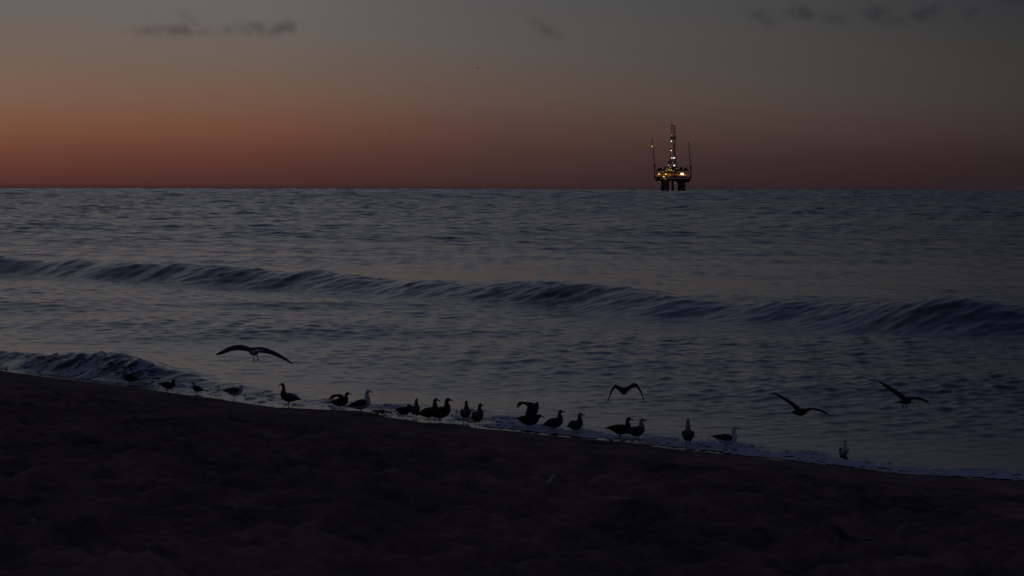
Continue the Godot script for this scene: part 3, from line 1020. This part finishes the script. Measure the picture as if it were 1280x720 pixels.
# a gull on the wing: stations of the two wings as [sideways, up, forward, chord]
func flying_gull(label: String, at: Vector3, yaw: float, pitch: float, roll: float, kind: String, left: Array, right: Array, size := 1.0, feet := false, head_turn := 0.0, twist := 26.0) -> void:
	var t := thing("flying_gull", label, "gull", at, "gulls flying low over the shore")
	t.rotation = Vector3(0, deg_to_rad(yaw), 0)
	t.basis = t.basis * Basis(Vector3(0, 0, 1), deg_to_rad(pitch)) * Basis(Vector3(1, 0, 0), deg_to_rad(roll))
	t.scale = Vector3.ONE * size
	var side := Vector3(0, 0, 1)
	var ht := deg_to_rad(head_turn)
	var hf := Vector3(cos(ht), -0.1, -sin(ht)).normalized()
	var hs := Vector3(sin(ht), 0, cos(ht))
	var head := Vector3(0.245, 0.012, 0) + Vector3(0, 0, -0.02 * sin(ht))
	var pts := [Vector3(-0.23, 0.0, 0), Vector3(-0.17, 0.0, 0), Vector3(-0.08, -0.008, 0), Vector3(0.02, -0.012, 0), Vector3(0.10, -0.006, 0), Vector3(0.165, 0.004, 0), Vector3(0.215, 0.012, 0), head, head + hf * 0.03, head + hf * 0.043]
	var sh := Shape.new()
	loft(sh, pts, [0.012, 0.032, 0.058, 0.072, 0.070, 0.052, 0.040, 0.038, 0.025, 0.011], [0.028, 0.042, 0.062, 0.075, 0.072, 0.052, 0.038, 0.034, 0.023, 0.010], [side, side, side, side, side, side, side, hs, hs, hs], 14, 4,
		func(f: float, sa: float, p: Vector3) -> Color: return body_paint(kind, f, sa, p, 0.55))
	part("body", sh.smooth(), m_plum, t)
	head_parts(t, head, hf, hs, kind)
	part("tail", tail_mesh(Vector3(-0.215, 0, 0), Vector3(-1, -0.03, 0).normalized(), side, 0.13, 0.032, 0.085, kind), m_plum, t)
	for e in [[left, -1.0], [right, 1.0]]:
		var st := [[Vector3(0.06, 0.03, e[1] * 0.04), 0.17, 0.0]]
		for q in e[0]:
			st.append([Vector3(0.06 + q[2], q[1], e[1] * q[0]), q[3], 0.0])
		part("wing", open_wing(st, kind, Vector3(cos(deg_to_rad(twist)), sin(deg_to_rad(twist)), 0)), m_plum, t)
	if feet:
		for s: float in [-1.0, 1.0]:
			var l := Shape.new()
			l.bar(Vector3(-0.05, -0.06, s * 0.03), Vector3(-0.085, -0.13, s * 0.035), 0.007, 0.006, 6)
			l.bar(Vector3(-0.085, -0.13, s * 0.035), Vector3(-0.075, -0.165, s * 0.035), 0.012, 0.018, 5)
			part("leg", l.flat(), m_leg_d, t)

func build_gulls() -> void:
	standing_gull("brown gull facing the foaming wavelet, the one farthest along the shore", -9.62, -68.2, 196, "pale", 0.92, 30, 1.2)
	standing_gull("dark hunched gull at foam edge, next along from the farthest gull", -8.27, -65.3, 12, "dark", 0.85, 6, 0.55)
	standing_gull("small slim gull leaning forward in the foam between two hunched gulls", -7.57, -65.3, 160, "pale", 0.66, 28, 0.85, 0, false, "folded", 25.0)
	standing_gull("white-headed slate-backed gull with neck drawn in, standing on one leg", -6.49, -63.5, 18, "adult", 0.95, 10, 0.45, 0, true, "folded", 18.0)
	standing_gull("tall brown gull with long stretched neck facing the drawn-in white-headed gull", -5.08, -61.7, 164, "young", 1.0, 24, 1.3)
	standing_gull("dark gull with wings half lifted beside a white-breasted upright gull", -3.83, -60.6, 5, "dark", 0.92, 16, 0.9, 0, false, "half", 12.0)
	standing_gull("upright white-breasted gull with dark back beside a gull lifting its wings", -3.24, -58.5, 14, "adult", 1.06, 24, 1.1)
	standing_gull("hunched dark gull with lowered head beside the dark clump of seaweed", -2.30, -57.9, 48, "dark", 0.86, 10, 0.45, -10, false, "folded", 25.0)
	standing_gull("slim brown gull facing the sea, touching shoulders with a hunched dark gull", -2.09, -58.5, 74, "young", 0.90, 20, 1.0)
	standing_gull("brown gull half hidden behind a large sooty gull", -1.73, -57.2, 24, "young", 1.02, 24, 1.05)
	standing_gull("large sooty gull, breast raised and tail low, in front of a brown gull", -1.47, -56.2, 16, "dark", 1.12, 24, 0.95)
	standing_gull("stout brown gull facing the sea, the one beside the large sooty gull", -0.98, -57.5, 82, "young", 0.97, 20, 1.0, 30)
	standing_gull("stout brown gull facing the sea, the one nearer the wing-raising gull", -0.71, -56.4, 70, "young", 1.0, 20, 0.95, -30)
	standing_gull("dark gull stepping forward with both wings raised high over its back", 0.35, -55.7, 4, "dark", 1.02, 6, 0.45, 0, false, "raised", 62.0)
	standing_gull("brown gull with tucked bill facing away from the wing-raising gull beside it", 0.88, -55.2, 34, "young", 0.98, 22, 0.95, -20)
	standing_gull("plump brown gull turned half to the sea, next to the bill-tucking brown gull", 1.30, -54.8, 52, "young", 0.96, 18, 0.9, -40)
	standing_gull("long sooty gull with tail level and head high beside a pale-necked gull", 2.16, -53.7, 4, "dark", 1.0, 10, 0.95)
	standing_gull("brown gull with pale neck close beside the long sooty gull", 2.47, -53.3, 48, "pale", 0.97, 20, 0.9, -42)
	standing_gull("gull with thin upright pale neck facing straight out to sea, alone in foam", 3.40, -52.3, 88, "pale", 1.04, 18, 1.2)
	standing_gull("white-headed gull with long upright neck and slate wings at foam strip", 4.10, -51.8, 4, "adult", 0.98, 4, 1.15)
	standing_gull("small white gull facing the beach, standing apart at the row's end", 6.14, -50.1, 276, "adult", 0.74, 44, 1.0, 10)

	flying_gull("adult gull gliding with long bowed wings above the small foaming wavelet", Vector3(-4.36, 2.22, -46.0), 110, -4, 0, "adult",
		[[0.20, 0.075, 0.03, 0.20], [0.38, 0.06, 0.03, 0.16], [0.54, 0.0, -0.02, 0.11], [0.68, -0.055, -0.10, 0.03]],
		[[0.16, 0.03, 0.03, 0.21], [0.32, -0.015, 0.04, 0.20], [0.48, -0.10, -0.01, 0.15], [0.66, -0.235, -0.10, 0.03]], 1.0, true, -40, 30.0)
	flying_gull("dark gull with wings arched steeply down above the long sooty gull", Vector3(2.31, 0.80, -56.0), 88, 4, 0, "dark",
		[[0.10, 0.06, 0.03, 0.15], [0.19, 0.09, 0.04, 0.14], [0.28, -0.06, 0.02, 0.11], [0.345, -0.26, -0.05, 0.03]],
		[[0.12, 0.08, 0.03, 0.17], [0.25, 0.125, 0.04, 0.16], [0.36, -0.02, 0.02, 0.12], [0.43, -0.23, -0.05, 0.03]], 0.98)
	flying_gull("dark gull with one wing swept high, flying beyond the white-headed gull", Vector3(4.99, 1.12, -47.0), 48, 0, -2, "dark",
		[[0.14, 0.10, 0.02, 0.14], [0.30, 0.19, 0.02, 0.12], [0.45, 0.28, -0.02, 0.09], [0.60, 0.36, -0.10, 0.03]],
		[[0.16, 0.06, 0.02, 0.13], [0.34, 0.05, 0.03, 0.11], [0.52, 0.01, 0.0, 0.08], [0.68, -0.03, -0.08, 0.03]], 0.90, false, 0.0, 14.0)
	flying_gull("dark gull with trailing feet, one wing high, flying over the end of the row", Vector3(7.55, 0.93, -52.0), 55, 4, 0, "dark",
		[[0.14, 0.09, 0.02, 0.18], [0.30, 0.18, 0.02, 0.16], [0.45, 0.28, -0.02, 0.12], [0.60, 0.38, -0.10, 0.03]],
		[[0.14, 0.05, 0.02, 0.15], [0.28, 0.04, 0.03, 0.12], [0.42, 0.01, 0.0, 0.08], [0.54, -0.03, -0.08, 0.03]], 0.92, true, 0.0, 16.0)
	# specks far off over the sea
	var flat_l := [[0.18, 0.10, 0.02, 0.17], [0.36, 0.14, 0.02, 0.15], [0.52, 0.10, -0.02, 0.10], [0.66, 0.02, -0.10, 0.03]]
	flying_gull("tiny dark bird far off in the upper sky", Vector3(-8.93, 35.4, -700.0), 40, 0, 0, "dark", flat_l, flat_l, 1.0)
	flying_gull("tiny dark bird far off low in the red sky", Vector3(-40.5, 23.2, -900.0), 20, 0, 0, "dark", flat_l, flat_l, 1.0)

# ---------------------------------------------------------------- things lying on the sand
func build_litter() -> void:
	# a clump of weed at the waterline
	var kt := thing("seaweed_clump", "low dark clump of seaweed on the sand beside the hunched gull", "seaweed", Vector3(-2.84, beach_height(-2.84, -59.2), -59.2))
	var rng := RandomNumberGenerator.new()
	rng.seed = 9
	var m_weed := mat(lin(0.022, 0.020, 0.015), 0.5)
	var wht := func(_t: float, _s: float, _p: Vector3) -> Color: return Color.WHITE
	for k in 9:
		var s := Shape.new()
		var a := rng.randf() * TAU
		var d := Vector3(cos(a), 0, sin(a) * 0.6)
		var c := Vector3(rng.randf_range(-0.13, 0.05), 0.02, rng.randf_range(-0.08, 0.08))
		var hh := rng.randf_range(0.03, 0.09)
		loft(s, [c - d * 0.07, c + Vector3(0, hh, 0), c + d * 0.08 + Vector3(0, hh * 0.8, 0), c + d * 0.15 + Vector3(0, 0.0, 0)], [0.008, 0.013, 0.011, 0.004], [0.018, 0.03, 0.022, 0.006], [d.cross(Vector3.UP), d.cross(Vector3.UP), d.cross(Vector3.UP), d.cross(Vector3.UP)], 7, 4, wht)
		part("frond", s.smooth(), m_weed, kt)
	var arch := Shape.new()
	loft(arch, [Vector3(0.06, 0.0, 0), Vector3(0.12, 0.05, 0.01), Vector3(0.19, 0.055, 0.02), Vector3(0.24, 0.0, 0.02)], [0.012, 0.013, 0.013, 0.01], [0.014, 0.016, 0.016, 0.012], [Vector3.BACK, Vector3.BACK, Vector3.BACK, Vector3.BACK], 8, 5, wht)
	part("stalk", arch.smooth(), m_weed, kt)

	# a moulted feather stuck in the sand
	var fy := beach_height(0.43, -32.8)
	var ft := thing("feather", "white moulted feather standing aslant in the trodden sand", "feather", Vector3(0.40, fy - 0.01, -32.8))
	ft.rotation_degrees = Vector3(-12, -15, -32)
	var vane := Shape.new()
	var rows := 12
	for k in rows + 1:
		var f := float(k) / rows
		var w := 0.017 * pow(sin(PI * clampf(0.12 + f * 0.86, 0.0, 1.0)), 0.6)
		var bend := 0.018 * f * f
		for j in 5:
			var g := (j - 2) / 2.0
			vane.vert(Vector3(g * w + bend, 0.03 + f * 0.19, -0.006 * absf(g)), Color(0.62, 0.62, 0.62) if f < 0.86 else Color(0.06, 0.055, 0.05))
		for j in 5:
			var g := (j - 2) / 2.0
			vane.vert(Vector3(g * w + bend, 0.03 + f * 0.19, -0.006 * absf(g) - 0.002), Color(0.62, 0.62, 0.62) if f < 0.86 else Color(0.06, 0.055, 0.05))
	for k in rows:
		for j in 10:
			var j2 := (j + 1) % 10
			if j == 4 or j == 9:
				continue
			var a := k * 10 + j
			var b := k * 10 + j2
			if j < 4:
				vane.tri(a, a + 10, b); vane.tri(b, a + 10, b + 10)
			else:
				vane.tri(a, b, a + 10); vane.tri(b, b + 10, a + 10)
	part("vane", vane.flat(), m_plum, ft)
	var quill := Shape.new()
	quill.bar(Vector3(0, -0.02, -0.001), Vector3(0.004, 0.12, -0.001), 0.003, 0.0015, 6)
	part("quill", quill.flat(), mat(lin(0.5, 0.48, 0.42), 0.5), ft)

	# a bleached clam shell
	var sx := -4.29
	var sz := -24.3
	var st := thing("clam_shell", "small pale clam shell half buried in the dark sand", "shell", Vector3(sx, beach_height(sx, sz) + 0.06, sz))
	st.rotation_degrees = Vector3(62, 20, 10)
	st.scale = Vector3.ONE * 0.75
	var shell := Shape.new()
	var nr := 8
	var na := 22
	for layer in 2:
		for k in nr + 1:
			var f := float(k) / nr
			for j in na + 1:
				var a := lerpf(-1.15, 1.15, float(j) / na)
				var rib := 0.0012 * (1.0 if j % 2 == 0 else -1.0) * f
				var r := 0.058 * f * (1.0 - 0.10 * absf(a))
				shell.vert(Vector3(sin(a) * r, 0.020 * (1.0 - pow(f, 2.0)) * minf(1.0, f * 4.0) + rib - 0.003 * layer, -0.03 + cos(a) * r))
	var lw := na + 1
	var half := (nr + 1) * lw
	for layer in 2:
		for k in nr:
			for j in na:
				var a := layer * half + k * lw + j
				if layer == 0:
					shell.tri(a, a + lw, a + 1); shell.tri(a + 1, a + lw, a + lw + 1)
				else:
					shell.tri(a, a + 1, a + lw); shell.tri(a + 1, a + lw + 1, a + lw)
	part("valve", shell.smooth(), mat(lin(0.42, 0.40, 0.37), 0.6), st)
